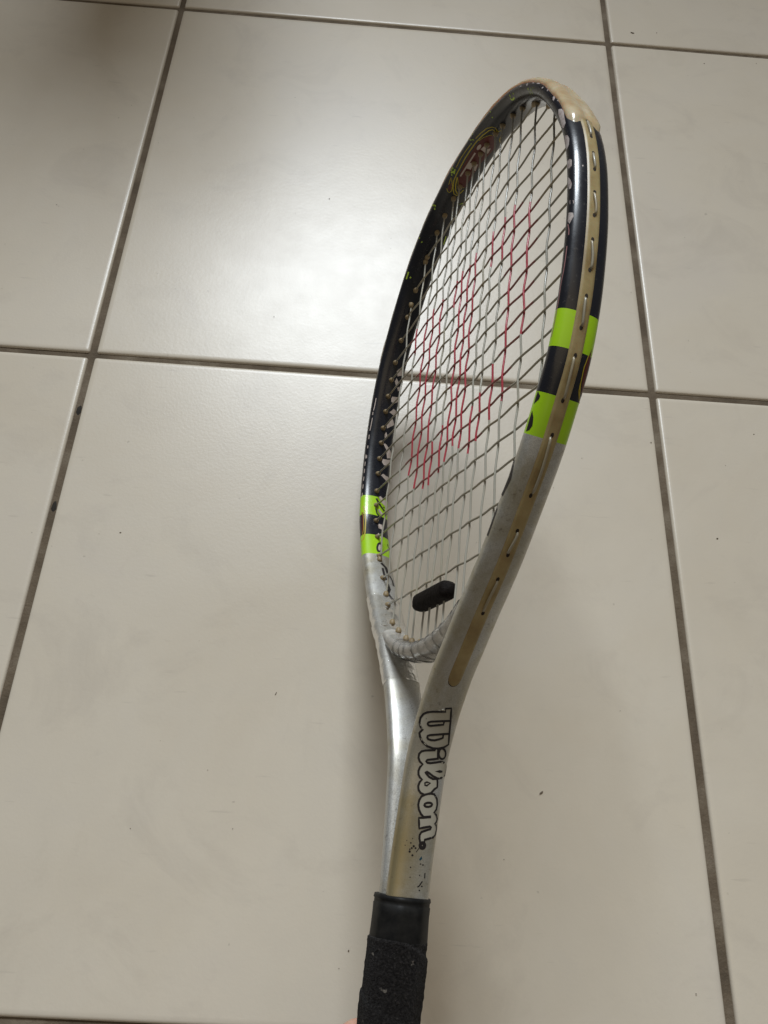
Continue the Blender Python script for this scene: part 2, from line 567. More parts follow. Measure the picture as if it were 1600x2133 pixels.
# inner outline polygon
INN = []
for q in ALLS:
    (x, y), (nx, ny) = outer(q)
    w, h, p = section(y)
    if y > -165:
        INN.append((x - 2 * w * nx, y - 2 * w * ny))
def cuts(axis, val):
    r = []
    for a, b in zip(INN, INN[1:]):
        if (a[axis] - val) * (b[axis] - val) <= 0 and a[axis] != b[axis]:
            t = (val - a[axis]) / (b[axis] - a[axis])
            r.append(a[1 - axis] + (b[1 - axis] - a[1 - axis]) * t)
    return r
random.seed(11)
AMP = 0.4
def woven(base_pts, knots, other, index):
    return None
GROM = []
def build_string(name, along, const, lo, hi, nodes, parity, is_main, jit):
    pts, st = [], []
    t = lo
    xs = [lo] + nodes + [hi]
    offs = [0.0] + jit + [0.0]
    while t <= hi:
        st.append(t); t += 2.0
    st.append(hi)
    for t in st:
        # locate interval
        k = 0
        while k < len(xs) - 2 and t > xs[k + 1]:
            k += 1
        u = (t - xs[k]) / max(1e-6, xs[k + 1] - xs[k])
        sgn = lambda q: 0 if q <= 0 or q >= len(xs) - 1 else (1 if (q + parity) % 2 else -1)
        a, b = sgn(k), sgn(k + 1)
        uu = smooth01(u)
        z = AMP * (a + (b - a) * uu)
        w = offs[k] + (offs[k + 1] - offs[k]) * u
        pts.append((const + w, t, z) if is_main else (t, const + w, -z))
    P = [PV(p) for p in pts]
    n = 8
    vs_, fs = tube(P, 0.00058, n)
    mi = []
    for i in range(len(pts) - 1):
        mx = [(pts[i][c] + pts[i + 1][c]) / 2 for c in range(3)]
        mi += [1 if is_red(mx[0], mx[1]) else 0] * n
    mi += [0, 0]
    mats = [MAT['main'], MAT['red']] if is_main else [MAT['cross'], MAT['redx']]
    return mesh_obj(name, vs_, fs, mats, racket, True, mi), pts
# positions actually taken by each crossing
JM = [[random.gauss(0, 0.22) for _ in CY] for _ in MX]
JC = [[random.gauss(0, 0.14) for _ in MX] for _ in CY]
for i, x in enumerate(MX):
    c = cuts(0, x)
    top = max(c)
    low = [q for q in c if q < 0]
    bot = bridge_c(x - shift(-150)) + 0.3 if abs(x) < 50 else min(low)
    if abs(x) >= 50 and not low:
        bot = -140
    nodes = sorted([(y, JM[i][j]) for j, y in enumerate(CY) if bot + 3 < y < top - 3])
    j0 = [j for j, y in enumerate(CY) if bot + 3 < y < top - 3]
    par = (i + max(j0)) % 2          # parity of the lowest crossing
    o, pts = build_string('main_string', 1, x, bot - 5, top + 5, [q[0] for q in nodes], par, True, [q[1] for q in nodes])
    GROM += [(Vector((x, top, 0)), 'top'), (Vector((x, bot, 0)), 'bot')]
for j, y in enumerate(CY):
    c = cuts(1, y)
    l, r = min(c), max(c)
    ids = [i for i, x in enumerate(MX) if l + 3 < x < r - 3]
    nodes = sorted([(MX[i], JC[j][i]) for i in ids])
    par = (max(ids) + j) % 2          # parity at the leftmost main
    o, pts = build_string('cross_string', 0, y, l - 5, r + 5, [q[0] for q in nodes], par, False, [q[1] for q in nodes])
    GROM += [(Vector((l, y, 0)), 'l'), (Vector((r, y, 0)), 'r')]

# --- grommets: little sleeves where the strings leave the frame
MAT['grommet'] = new_mat('grommet_plastic', (0.26, 0.19, 0.10), 0.5)
def sleeve_mesh():
    prof = [(1.0, 1.2), (1.75, 1.0), (1.85, 0.0), (1.55, -1.3), (1.05, -2.2), (0.6, -2.1)]
    vs_, n = [], 10
    for r, a in prof:
        for j in range(n):
            t = 2 * PI * j / n
            vs_.append((r * math.cos(t) / 1000, -a / 1000, r * math.sin(t) / 1000))
    me = bpy.data.meshes.new('grommet')
    me.from_pydata(vs_, [], grid_faces(len(prof), n, True))
    me.materials.append(MAT['grommet'])
    me.polygons.foreach_set('use_smooth', [True] * len(me.polygons))
    me.update()
    return me
GM = sleeve_mesh()
for p, kd in GROM:
    o = bpy.data.objects.new('grommet', GM)
    link(o, racket)
    o.location = PV(p)
    # local +y points into the string bed
    if kd in 'lr':
        ang = -PI / 2 if kd == 'l' else PI / 2
        ang += random.uniform(-0.15, 0.15)
    else:
        ang = PI if kd == 'top' else 0.0
    o.rotation_euler = (0, 0, ang)

# --- string loops lying on the outside of the strip, between neighbouring holes
def s_side(y):
    return s_of_y(y)
LOOPS = [(63, 51), (38.3, 29), (14.5, 3), (-10.5, -24), (-37, -49.5), (-62, -78), (-92, -113), (-127, -135), (-145, -157)]
MAT['hole'] = new_mat('hole_dark', (0.02, 0.013, 0.008), 0.9)
for side in (1, -1):
    for a, b in LOOPS:
        sa, sb = s_side(a), s_side(b)
        P = []
        for i in range(15):
            u = i / 14
            lift = 0.55 + 0.75 * math.sin(PI * u) ** 0.5 - 0.7 * (1 if i in (0, 14) else 0)
            P.append(PV(face_pt(side * (sa + (sb - sa) * u), 0.5 * math.sin(3 * u + a), lift)))
        vs_, fs = tube(P, 0.00062, 8)
        mesh_obj('string_loop', vs_, fs, MAT['cross'], racket)
        for q in (sa - 0.6, sb + 0.6):
            vs_ = [PV(face_pt(side * q, 0, 0.62))]
            n = 12
            for r_ in (1.0,):
                for i in range(n):
                    t = 2 * PI * i / n
                    vs_.append(PV(face_pt(side * (q + 1.1 * r_ * math.cos(t)), 0.8 * r_ * math.sin(t), 0.6)))
            mesh_obj('string_hole', vs_, [(0, 1 + i, 1 + (i + 1) % n) for i in range(n)], MAT['hole'], racket)

# --- vibration dampener woven into the centre mains near the throat
MAT['rubber'] = new_mat('black_rubber', (0.012, 0.009, 0.008), 0.65, 0.0, Specular_IOR_Level=0.1)
k = NT(MAT['rubber']); v = k.coord(); n1 = k.noise(v, 500, 4, 0.6)
c = k.mix(k.math('MULTIPLY', n1, 0.6), (0.004, 0.003, 0.003), (0.022, 0.016, 0.013)); k.l(c, k.p.inputs['Base Color'])
k.bump(n1, 0.6, 0.0015)
bm = bmesh.new()
X0, X1, YC = -18.5, 20.5, -138.5
NX, NY = 34, 16
ring = []
for i in range(NX + 1):
    u = i / NX
    x = X0 + (X1 - X0) * u
    e = min(u, 1 - u) * (X1 - X0)
    sc = math.sqrt(max(0.0, 1 - (1 - min(1, e / 3.0)) ** 2)) if e < 3 else 1.0
    sc = max(sc, 0.6)
    rr = []
    for j in range(NY):
        t = 2 * PI * j / NY
        groove_ = 1 - 0.06 * (1 if i % 2 else 0)
        rr.append(bm.verts.new(PV((x, YC + 4.7 * sc * groove_ * spow(math.cos(t), 3), 1.0 + 4.9 * sc * groove_ * spow(math.sin(t), 3)))))
    ring.append(rr)
for i in range(NX):
    for j in range(NY):
        bm.faces.new((ring[i][j], ring[i][(j + 1) % NY], ring[i + 1][(j + 1) % NY], ring[i + 1][j]))
bm.faces.new(ring[0][::-1]); bm.faces.new(ring[-1])
me = bpy.data.meshes.new('vibration_dampener'); bm.to_mesh(me); bm.free()
me.materials.append(MAT['rubber']); me.polygons.foreach_set('use_smooth', [True] * len(me.polygons))
damp = link(bpy.data.objects.new('vibration_dampener', me))
damp.matrix_world = racket.matrix_world
tag(damp, 'black rubber vibration dampener woven into the strings near the throat', 'dampener')

# --- grip: rubber collar and towelling wrap on an octagonal handle
MAT['collar'] = new_mat('collar_rubber', (0.010, 0.010, 0.010), 0.5, 0.0, Specular_IOR_Level=0.15)
k = NT(MAT['collar']); v = k.coord(); n1 = k.noise(v, 200, 5, 0.65)
c = k.ramp(n1, [(0.35, (0.006, 0.006, 0.006)), (0.7, (0.016, 0.015, 0.014))]); k.l(c, k.p.inputs['Base Color']); k.bump(n1, 0.15, 0.0006)
MAT['towel'] = new_mat('black_towelling', (0.012, 0.011, 0.011), 0.95, 0.0, Specular_IOR_Level=0.1, Sheen_Weight=0.04)
k = NT(MAT['towel']); v = k.coord(); n1 = k.noise(v, 900, 4, 0.7); n2 = k.noise(v, 120, 4, 0.6)
c = k.ramp(n1, [(0.4, (0.006, 0.005, 0.005)), (0.6, (0.02, 0.018, 0.017)), (0.8, (0.075, 0.065, 0.06))])
sp = k.ramp(k.noise(v, 260, 2, 0.5), [(0.72, (0, 0, 0)), (0.76, (1, 1, 1))])
c = k.mix(k.math('MULTIPLY', sp, 0.4), c, (0.35, 0.31, 0.26))
k.l(c, k.p.inputs['Base Color']); k.bump(n1, 0.9, 0.002)
def handle_sweep(name, rows, mt, nseg=48, rot=22.5, fuzz=0.0, lap=0.0):
    vs_ = []
    for y, rx, rz in rows:
        for j in range(nseg):
            t = 2 * PI * j / nseg
            a = (math.degrees(t) + rot) % 45 - 22.5
            r = 1.0 / math.cos(math.radians(a))
            r = 0.62 * min(r, 1.06) + 0.38
            f = fuzz * mnoise.noise(Vector((math.cos(t) * 9, y * 0.55, math.sin(t) * 9))) + fuzz * 0.6 * mnoise.noise(Vector((math.cos(t) * 30, y * 2, math.sin(t) * 30)))
            if lap:                              # overlapping spiral turns of the wrap
                ph = ((-296.5 - y) + 30.0 * t / (2 * PI)) % 30.0 / 30.0
                f += lap * (1 - ph) * smooth01(ph / 0.05)
            cx = -3.6 - 1.2 * smooth01((-290 - y) / 40)
            vs_.append(PV((cx + (rx * r + f) * math.cos(t), y, (rz * r + f) * math.sin(t))))
    fs = grid_faces(len(rows), nseg, True)
    fs.append(tuple(range(nseg - 1, -1, -1)))
    fs.append(tuple(range((len(rows) - 1) * nseg, len(rows) * nseg)))
    return mesh_obj(name, vs_, fs, mt, racket)
handle_sweep('grip_collar', [(-278.5, 9.5, 10.6), (-278.6, 12.0, 12.4), (-280.2, 12.3, 12.8), (-280.6, 12.1, 12.3), (-282.2, 12.1, 12.3), (-282.4, 12.3, 12.6),
                             (-286, 12.2, 12.5), (-292, 12.2, 12.6), (-297, 12.3, 12.8), (-299, 12.0, 12.6), (-299.2, 10.5, 10.5)], MAT['collar'])
rows = []
y = -296.5
while y > -486:
    rr = 12.2 + 0.35 * smooth01((-300 - y) / 10)
    rows.append((y, rr, rr + 0.5)); y -= 0.9
rows = [(-296.0, 11.4, 11.9)] + rows
grip = handle_sweep('grip', rows, MAT['towel'], 96, 22.5, 0.28, 0.9)
handle_sweep('butt_cap', [(-485, 13.5, 14), (-487, 16.5, 17), (-492, 17, 17.5), (-495, 16, 16.5), (-496, 13, 13.5)], MAT['collar'])

# ------------------------------------------------------------------ printed and worn marks on the frame, in surface coordinates
DECALS = {
'wilson': [
('s',0.85,1,[(465.74,348.3),(467.44,345.9),(469.14,343.3),(470.84,340.7),(472.54,337.9),(474.35,335.4),(476.16,332.8),(477.96,330.2),(479.64,327.3),(481.33,324.2),(483.03,320.8),(484.43,336.2),(485.43,351.7),(485.7,360.4),(485.18,372.2),(483.68,389.1),(481.6,402.5),(480.0,409.4),(479.23,406.1),(478.13,399.7),(477.15,411.6),(475.47,422.2),(473.28,424.4),(471.15,415.3),(469.83,401.2),(468.86,382.7),(468.48,371.2),(468.14,362.6),(467.83,357.8),(466.31,359.2)]),
('s',0.85,0,[(471.73,339.6),(472.05,350.5),(472.42,358.1),(472.79,362.2),(473.18,369.7),(473.6,379.6),(474.22,386.9),(474.89,388.2),(475.56,383.4),(475.51,376.3),(474.98,366.6),(474.47,360.2),(473.98,354.8),(472.61,355.3)]),
('s',0.85,0,[(477.87,330.4),(478.2,343.6),(478.58,353.3),(478.99,359.6),(479.4,364.1),(479.83,372.3),(480.38,378.1),(481.07,378.4),(481.85,374.5),(482.05,367.2),(481.89,360.6),(480.98,354.9),(480.18,348.0),(478.74,348.8)]),
('s',0.85,0,[(485.75,358.0),(486.4,357.5),(486.83,363.4),(487.28,374.3),(488.03,384.5),(489.29,390.4),(491.01,389.9),(492.57,383.7),(493.67,373.5),(495.02,379.2),(496.79,382.0),(498.44,380.1),(499.58,375.1),(500.34,368.8),(501.65,373.6),(503.38,375.8),(505.0,373.5),(506.3,367.3),(506.79,361.0)]),
('s',0.85,0,[(485.68,352.5),(487.87,350.1),(490.03,347.7)]),
('s',0.85,1,[(487.49,323.2),(488.56,322.2),(489.43,325.0),(489.95,330.2),(490.02,336.3),(489.63,341.7),(488.85,345.9),(487.82,348.3),(486.74,348.8),(485.83,347.5),(485.27,344.3),(485.18,339.4),(485.59,333.5),(486.42,327.5)]),
('s',0.85,0,[(490.11,347.6),(490.53,355.5),(490.95,360.1),(491.38,365.1),(492.01,366.9),(492.64,364.0),(492.66,360.0),(491.88,348.5),(491.37,337.4),(491.63,320.4),(493.49,288.0),(495.09,290.0),(497.36,298.4),(498.47,321.3),(499.11,338.5),(499.48,350.7),(498.77,358.8),(497.5,362.3),(497.06,364.3),(496.64,362.1),(497.11,359.5),(498.2,351.9),(498.9,338.8)]),
('p',0,1,[(495.99,349.2),(495.09,335.3),(495.28,321.5),(496.04,321.0),(496.39,333.4)]),
('s',0.85,0,[(499.31,338.3),(500.55,335.7),(502.72,333.5),(503.83,342.5),(505.67,350.2),(506.01,352.2)]),
('s',0.7,1,[(501.39,355.2),(501.19,360.1),(501.73,362.3),(502.62,361.5),(502.76,359.8)]),
('s',0.85,0,[(505.93,352.2),(506.71,359.9),(507.67,364.4),(509.45,368.1),(511.53,368.7),(513.52,365.8),(515.42,361.0),(516.48,357.6),(515.94,343.4)]),
('s',0.85,0,[(505.93,352.2),(506.1,340.1),(508.03,327.7),(510.49,322.5),(512.59,323.9),(514.0,331.7),(515.05,319.8),(516.67,310.5),(518.13,314.0),(518.78,321.2),(519.56,310.9),(521.2,304.2),(523.66,308.6),(524.72,319.1),(525.42,336.9),(526.16,349.2),(527.29,349.0)]),
('s',0.85,1,[(510.56,342.4),(511.06,343.3),(511.52,346.8),(511.83,351.6),(511.91,355.9),(511.74,358.5),(511.35,359.5),(510.86,359.2),(510.39,357.4),(510.07,353.9),(509.99,349.2),(510.17,344.8)]),
('s',0.85,0,[(516.15,343.2),(516.48,352.9),(516.82,359.3),(517.16,363.5),(518.63,362.4),(520.09,361.5),(521.56,360.7),(521.1,356.8),(520.64,349.3),(520.2,339.1),(520.55,334.7),(521.31,336.3),(522.25,351.0),(523.04,358.1),(524.33,359.7),(525.94,359.4),(527.68,357.3)]),
('s',1.0,1,[(528.53,346.0),(529.09,346.2),(529.57,347.9),(529.86,350.4),(529.92,353.1),(529.73,355.4),(529.32,357.0),(528.78,357.7),(528.22,357.5),(527.74,356.5),(527.44,354.7),(527.38,352.1),(527.58,349.4),(527.99,347.1)]),
('s',0.45,1,[(528.6,349.9),(528.94,350.2),(529.17,351.4),(529.2,353.0),(529.03,354.3),(528.71,355.0),(528.37,354.8),(528.14,353.7),(528.11,352.2),(528.28,350.7)])],
'green': [
('s',0.65,0,[(97.62,101.5),(99.27,127.1),(102.15,101.9),(103.9,123.7),(105.76,95.6)]),
('s',0.65,0,[(67.63,106.2),(67.29,123.2),(67.59,130.9),(70.19,133.0),(72.15,129.2),(72.99,107.3)]),
('s',0.65,0,[(38.84,97.5),(38.56,129.1)]),
('s',0.65,0,[(7.99,125.2),(8.61,100.4),(11.79,125.5),(12.42,90.6)]),
('s',0.65,0,[(-21.76,124.6),(-20.17,103.8),(-17.46,103.5),(-16.8,126.8),(-19.54,133.1)]),
('s',0.65,0,[(-20.76,114.9),(-18.24,129.3)]),
('s',0.65,0,[(-50.14,97.9),(-48.79,122.1)]),
('s',0.65,0,[(-49.23,111.6),(-50.98,127.9)]),
('s',0.65,0,[(-76.17,107.6),(-77.79,134.8)]),
('s',0.65,0,[(-106.56,121.6),(-102.22,120.2)]),
('s',0.65,0,[(-103.35,120.9),(-104.97,143.7)]),
('s',0.65,0,[(-40.55,215.7),(-41.71,254.0)]),
('s',0.65,0,[(-39.62,224.0),(-41.83,243.2)]),
('s',0.65,0,[(-73.81,231.5),(-71.07,228.1),(-68.3,224.8)]),
('s',0.65,0,[(-100.28,239.1),(-98.24,234.8)])],
'tired': [
('p',0,1,[(15.06,155.4),(18.39,161.7),(21.77,167.2),(24.11,179.3),(21.07,185.5),(17.96,194.8),(14.74,206.6),(9.82,211.5),(4.72,206.6),(1.48,202.8),(-1.63,199.1),(-4.61,198.8),(-7.59,198.3),(-11.15,198.1),(-14.69,197.6),(-17.58,197.8),(-20.46,197.8),(-23.49,196.8),(-26.45,195.8),(-28.23,184.0),(-25.34,172.5),(-22.64,166.6),(-19.92,160.1),(-17.09,158.0),(-14.26,155.8),(-11.44,153.3),(-8.27,152.2),(-5.12,150.8),(-1.98,149.4),(1.0,150.3),(4.07,151.2),(7.15,151.9),(11.06,153.8)]),
('p',0,1,[(-31.97,141.8),(-28.12,140.3),(-27.18,147.7),(-31.03,158.2),(-33.85,156.3)]),
('p',0,1,[(-294.69,111.3),(-295.62,123.5),(-299.29,126.1),(-303.17,128.1),(-306.81,125.9),(-310.39,123.0),(-313.78,119.7),(-318.01,105.0),(-314.88,107.0),(-311.63,109.1),(-308.23,110.9),(-304.72,112.0),(-301.24,112.4),(-297.9,112.1)]),
('p',0,1,[(293.4,310.7),(295.61,316.7),(297.76,321.5),(299.22,323.0),(300.67,324.2),(302.1,325.3),(303.87,324.7),(305.62,323.9),(307.36,322.9),(308.79,319.2),(310.21,315.1),(311.63,310.0),(313.03,303.4),(314.29,288.0),(314.29,288.0),(312.69,288.0),(311.09,288.0),(309.54,297.2),(307.99,302.9),(306.52,304.4),(305.03,305.5),(303.54,306.3),(302.04,306.7),(300.52,306.7),(299.11,307.9),(297.69,308.9),(296.27,309.7),(294.84,310.2)])],
'yellow': [
('s',0.5,0,[(14.02,130.7),(17.11,133.4),(20.25,135.6),(23.7,140.4),(27.15,144.5),(31.12,158.3),(31.92,170.6),(29.9,179.2),(26.28,182.4)]),
('s',0.5,0,[(-14.67,125.6),(-10.76,123.5),(-6.88,121.0),(-3.93,121.8),(-0.96,122.3),(1.93,122.7),(6.74,126.2)]),
('s',0.7,0,[(25.74,180.0),(28.7,175.0),(29.26,166.2),(26.77,158.1),(23.53,154.3),(20.3,150.0),(16.19,146.8),(12.2,143.1),(9.28,142.8),(6.4,142.4),(3.57,141.8),(-0.48,142.0),(-4.56,141.9),(-7.33,143.2),(-10.1,144.3),(-12.88,145.3),(-15.95,146.0),(-19.03,146.6),(-22.16,148.9),(-25.25,151.0),(-27.88,157.6),(-30.53,163.6),(-34.16,175.6),(-34.64,183.1),(-32.6,189.2),(-28.97,194.8)]),
('s',0.35,0,[(14.52,151.2),(18.72,158.0),(23.16,170.5),(23.94,176.6)]),
('s',0.8,0,[(-21.35,157.1),(-24.0,161.2),(-26.63,165.0),(-31.06,174.7),(-32.79,181.6)]),
('s',0.5,0,[(-32.74,139.0),(-34.5,148.9),(-34.61,158.4),(-32.73,162.9),(-28.99,157.1),(-25.57,141.8),(-23.54,128.8),(-26.38,133.1),(-29.23,136.9)]),
('s',0.35,0,[(-21.57,160.5),(-25.88,172.6),(-27.94,181.7),(-26.98,192.1)]),
('s',0.5,0,[(27.05,182.6),(30.19,181.7),(31.74,186.4)]),
('s',0.5,0,[(25.45,200.5),(22.17,205.2),(19.11,219.0)]),
('s',0.9,0,[(-290.25,122.3),(-294.69,133.1),(-298.86,136.1),(-303.33,138.5),(-307.46,136.5),(-311.5,133.9),(-315.28,131.0),(-318.42,123.7),(-321.44,115.5),(-321.74,102.2)]),
('s',0.4,0,[(-294.88,116.5),(-300.17,126.7),(-303.74,126.4),(-307.42,125.5),(-311.03,124.1),(-314.31,118.7),(-317.38,112.8)]),
('s',0.5,0,[(297.22,322.9),(298.93,325.4),(300.61,327.6),(302.28,329.5),(303.96,328.9),(305.63,328.1),(307.3,327.1),(308.96,326.0),(310.47,322.6),(311.98,318.8),(313.49,314.4),(314.99,309.1)]),
('s',0.5,0,[(309.32,326.7),(310.75,325.3),(312.17,323.8),(313.58,318.0),(314.97,310.9),(316.35,300.6),(316.69,288.0)])],
'white': [
('s',1.0,0,[(3.1,165.7),(0.32,166.0),(-2.43,166.2),(-5.19,166.3),(-7.97,166.4),(-11.55,166.3),(-15.12,165.9),(-18.68,165.4)]),
('p',0,1,[(-5.86,166.9),(-5.18,179.3),(-10.71,181.0),(-11.11,169.7)]),
('p',0,1,[(-5.0,180.1),(-4.57,191.3),(-7.57,194.4),(-10.58,197.8),(-10.32,186.5)]),
('p',0,1,[(9.05,171.3),(7.46,170.2),(6.57,167.3),(6.7,163.4),(7.79,160.2),(9.45,158.9),(11.07,160.1),(12.01,163.3),(11.89,167.1),(10.74,170.1)]),
('p',0,1,[(8.08,174.3),(11.49,176.5),(12.44,183.4),(6.85,189.0)]),
('p',0,1,[(10.78,188.0),(12.11,197.2),(6.7,200.3),(7.43,192.0)])],
'chip': [
('p',0,1,[(157.4,83.2),(159.28,68.5),(162.72,63.7),(168.6,71.7),(174.2,76.0),(176.1,91.3),(171.93,103.7),(169.37,98.8),(166.66,94.5),(160.28,91.6)]),
('p',0,1,[(182.71,92.3),(184.86,79.0),(188.09,73.6),(191.98,79.7),(193.38,95.1),(189.13,101.3),(184.07,102.8)]),
('p',0,1,[(201.03,98.2),(201.76,82.5),(203.22,70.7),(206.99,71.5),(207.37,88.7),(204.51,98.8)]),
('p',0,1,[(211.66,93.9),(214.45,81.9),(217.34,71.7),(219.74,75.6),(219.57,88.4),(215.29,93.7)]),
('p',0,1,[(215.49,90.8),(218.18,72.0),(220.33,76.4),(219.76,88.2)]),
('p',0,1,[(233.31,85.0),(234.38,61.4),(236.29,56.9),(238.54,68.8),(239.74,75.3),(237.44,88.7),(235.38,87.0)]),
('p',0,1,[(141.22,73.9),(141.2,64.6),(143.87,67.3),(145.61,80.8),(143.64,83.4)]),
('p',0,1,[(147.88,66.7),(148.4,53.2),(150.11,55.3),(149.95,63.4)]),
('p',0,1,[(128.42,74.6),(127.8,64.6),(129.48,67.5),(129.97,77.1)]),
('p',0,1,[(119.52,82.5),(120.37,72.5),(121.6,74.6),(120.91,83.8)]),
('p',0,1,[(92.77,88.5),(91.55,73.0),(93.38,74.2),(94.59,88.1)]),
('p',0,1,[(107.19,69.9),(111.46,63.3),(112.33,68.7),(108.74,73.4)]),
('p',0,1,[(99.92,69.5),(102.3,68.7),(103.4,75.2),(101.61,76.0)]),
('p',0,1,[(81.4,82.1),(84.25,81.1),(84.69,85.6),(82.66,86.6)]),
('p',0,1,[(207.31,30.9),(206.76,27.0),(207.33,25.2),(208.01,28.5)]),
('s',0.35,0,[(228.78,78.9),(226.83,80.5),(227.67,62.4),(229.17,60.4)])],
'pink': [
('s',0.45,0,[(239.6,84.4),(242.93,75.6),(245.24,74.9)]),
('s',0.5,0,[(251.12,78.8),(253.04,79.1),(254.94,79.4),(256.84,79.6),(258.8,80.6),(260.76,81.5),(262.72,82.4),(264.3,84.1),(265.87,85.8),(267.43,87.4),(268.99,88.7),(270.92,89.3),(272.85,89.7)]),
('s',0.5,0,[(271.3,88.7),(272.92,88.7),(274.54,88.5),(276.16,88.3),(277.77,87.9),(279.79,88.5),(281.8,88.9),(283.43,89.1),(285.06,89.3),(286.68,89.3),(288.31,89.3),(290.43,90.0),(292.57,90.5)])],
'inner': [
('p',0,1,[(-175.1,190.4),(-172.4,199.5),(-172.61,220.7),(-176.76,225.8),(-178.52,199.1)]),
('p',0,1,[(-183.45,192.2),(-180.16,196.7),(-183.66,216.0),(-186.4,201.6)]),
('p',0,1,[(-187.44,210.0),(-185.73,225.0),(-188.7,236.3),(-189.93,219.3)]),
('p',0,1,[(-197.23,190.8),(-195.54,194.4),(-193.71,246.0),(-196.11,256.0),(-200.21,209.5),(-200.08,194.0)]),
('p',0,1,[(-208.78,192.8),(-204.96,211.6),(-206.51,258.0),(-209.71,252.0),(-209.8,209.6)]),
('p',0,1,[(-218.36,187.6),(-215.75,198.9),(-213.01,213.5),(-216.76,236.1),(-219.56,209.3),(-221.96,192.7)]),
('p',0,1,[(-227.26,186.6),(-225.01,191.1),(-227.06,198.1),(-230.33,193.5),(-229.67,188.0)]),
('p',0,1,[(-235.32,186.7),(-234.38,193.5),(-237.15,215.5),(-240.11,246.0),(-244.11,244.0),(-242.4,220.6),(-240.17,206.6),(-237.79,195.6)]),
('p',0,1,[(-250.29,188.3),(-247.64,190.6),(-247.02,209.9),(-244.91,256.0),(-248.91,256.0),(-251.12,219.2),(-252.43,198.5)]),
('p',0,1,[(-261.18,189.4),(-259.43,197.8),(-260.35,214.4),(-260.11,252.0),(-264.82,240.2),(-264.02,215.7),(-262.68,200.9)]),
('p',0,1,[(-280.11,185.8),(-279.15,192.5),(-280.67,205.9),(-281.85,224.5),(-286.48,225.8),(-285.47,208.6),(-284.16,196.1)]),
('p',0,1,[(-291.83,184.2),(-290.67,189.4),(-293.61,206.2),(-295.47,194.6)]),
('p',0,1,[(-306.47,183.6),(-304.75,189.0),(-304.99,202.0),(-310.15,200.3),(-309.74,185.8)]),
('p',0,1,[(-315.65,181.5),(-314.29,184.5),(-318.24,191.7),(-318.71,185.0)]),
('p',0,1,[(-241.32,204.1),(-239.78,218.0),(-241.71,254.0),(-243.31,252.0),(-245.96,210.9)]),
('s',0.6,0,[(-200.1,127.1),(-203.64,126.7),(-207.14,126.1),(-209.84,123.3)]),
('s',0.6,0,[(-211.53,121.1),(-213.46,121.3)]),
('s',0.6,0,[(-216.37,123.7),(-219.52,122.5),(-222.67,121.1),(-226.07,118.8)]),
('s',0.6,0,[(-230.0,117.9),(-233.0,118.4)]),
('s',0.6,0,[(-238.99,118.5),(-240.74,119.1)]),
('s',0.6,0,[(-247.19,118.0),(-248.95,118.9)]),
('s',0.6,0,[(-246.3,110.2),(-249.01,109.6)]),
('s',0.6,0,[(-252.28,111.5),(-254.98,110.8)]),
('s',0.6,0,[(-258.22,112.4),(-260.92,111.5)]),
('s',0.6,0,[(-264.7,112.8),(-267.45,111.5)]),
('s',0.6,0,[(-271.3,112.3),(-274.09,110.6)]),
('s',0.6,0,[(-278.49,110.5),(-281.24,108.2)])],
'blk': [
('p',0,1,[(-327.52,192.9),(-330.18,189.3),(-332.27,184.2),(-333.17,180.1),(-332.66,177.2),(-330.9,175.1),(-328.39,175.4),(-325.81,177.9),(-323.83,180.8),(-322.94,185.4),(-323.37,190.3),(-325.03,193.3)]),
('s',1.3,0,[(-344.61,185.3),(-347.41,196.8),(-352.66,200.4)]),
('s',1.1,0,[(-349.6,184.9),(-354.46,185.5),(-359.67,188.0)]),
('s',0.9,0,[(-355.05,208.4),(-358.87,219.9),(-363.43,221.4)]),
('s',1.3,0,[(-365.24,191.2),(-369.01,194.3),(-373.64,185.5),(-377.5,194.9),(-379.59,208.9)]),
('s',0.6,0,[(-322.41,226.3),(-324.38,230.0)]),
('s',1.0,0,[(-282.58,180.8),(-286.19,188.9),(-288.42,199.5),(-290.48,213.0),(-291.82,233.0)]),
('s',0.8,0,[(-291.17,179.8),(-295.22,182.5),(-297.11,190.8)]),
('s',0.6,0,[(-286.04,191.2),(-287.85,212.7),(-288.16,232.3)]),
('p',0,1,[(325.24,83.9),(327.79,66.4),(329.5,62.6),(331.2,59.0),(333.44,67.0),(334.41,84.8),(331.73,85.1),(330.23,85.8),(328.72,86.4),(326.01,86.1)]),
('p',0,1,[(318.64,63.8),(320.08,65.6),(321.24,75.2),(322.38,87.2),(319.78,88.7),(318.3,86.9),(316.82,85.1)]),
('s',1.3,0,[(348.96,100.6),(350.47,93.5),(351.99,90.0),(353.51,87.1),(355.04,83.5),(356.69,85.5),(358.34,87.5),(360.01,89.2),(362.83,91.3)]),
('s',1.1,0,[(368.69,106.0),(370.26,93.9),(372.1,92.9),(373.96,91.9),(375.5,91.5),(377.05,91.1),(378.6,90.7),(380.16,90.3),(381.72,90.0)])],
'inner2': [
('p',0,1,[(-327.97,188.6),(-329.86,186.3),(-331.12,183.3),(-331.24,181.0),(-330.19,180.1),(-328.39,180.2),(-326.52,181.5),(-325.29,184.2),(-325.16,187.1),(-326.17,188.9)])],
'ink': [
('p',0,1,[(528.12,10.8),(528.42,11.4),(528.53,13.1),(528.36,14.7),(528.06,15.0),(527.83,13.6),(527.86,11.8)]),
('p',0,1,[(526.18,8.9),(526.38,9.2),(526.45,10.3),(526.35,11.3),(526.14,11.5),(525.99,10.6),(526.01,9.5)]),
('p',0,1,[(529.34,3.2),(529.77,3.8),(529.92,5.7),(529.68,7.6),(529.24,7.9),(528.92,6.4),(528.96,4.3)]),
('p',0,1,[(530.05,0.5),(530.41,0.8),(530.54,1.9),(530.34,3.2),(529.96,3.4),(529.69,2.3),(529.73,1.1)]),
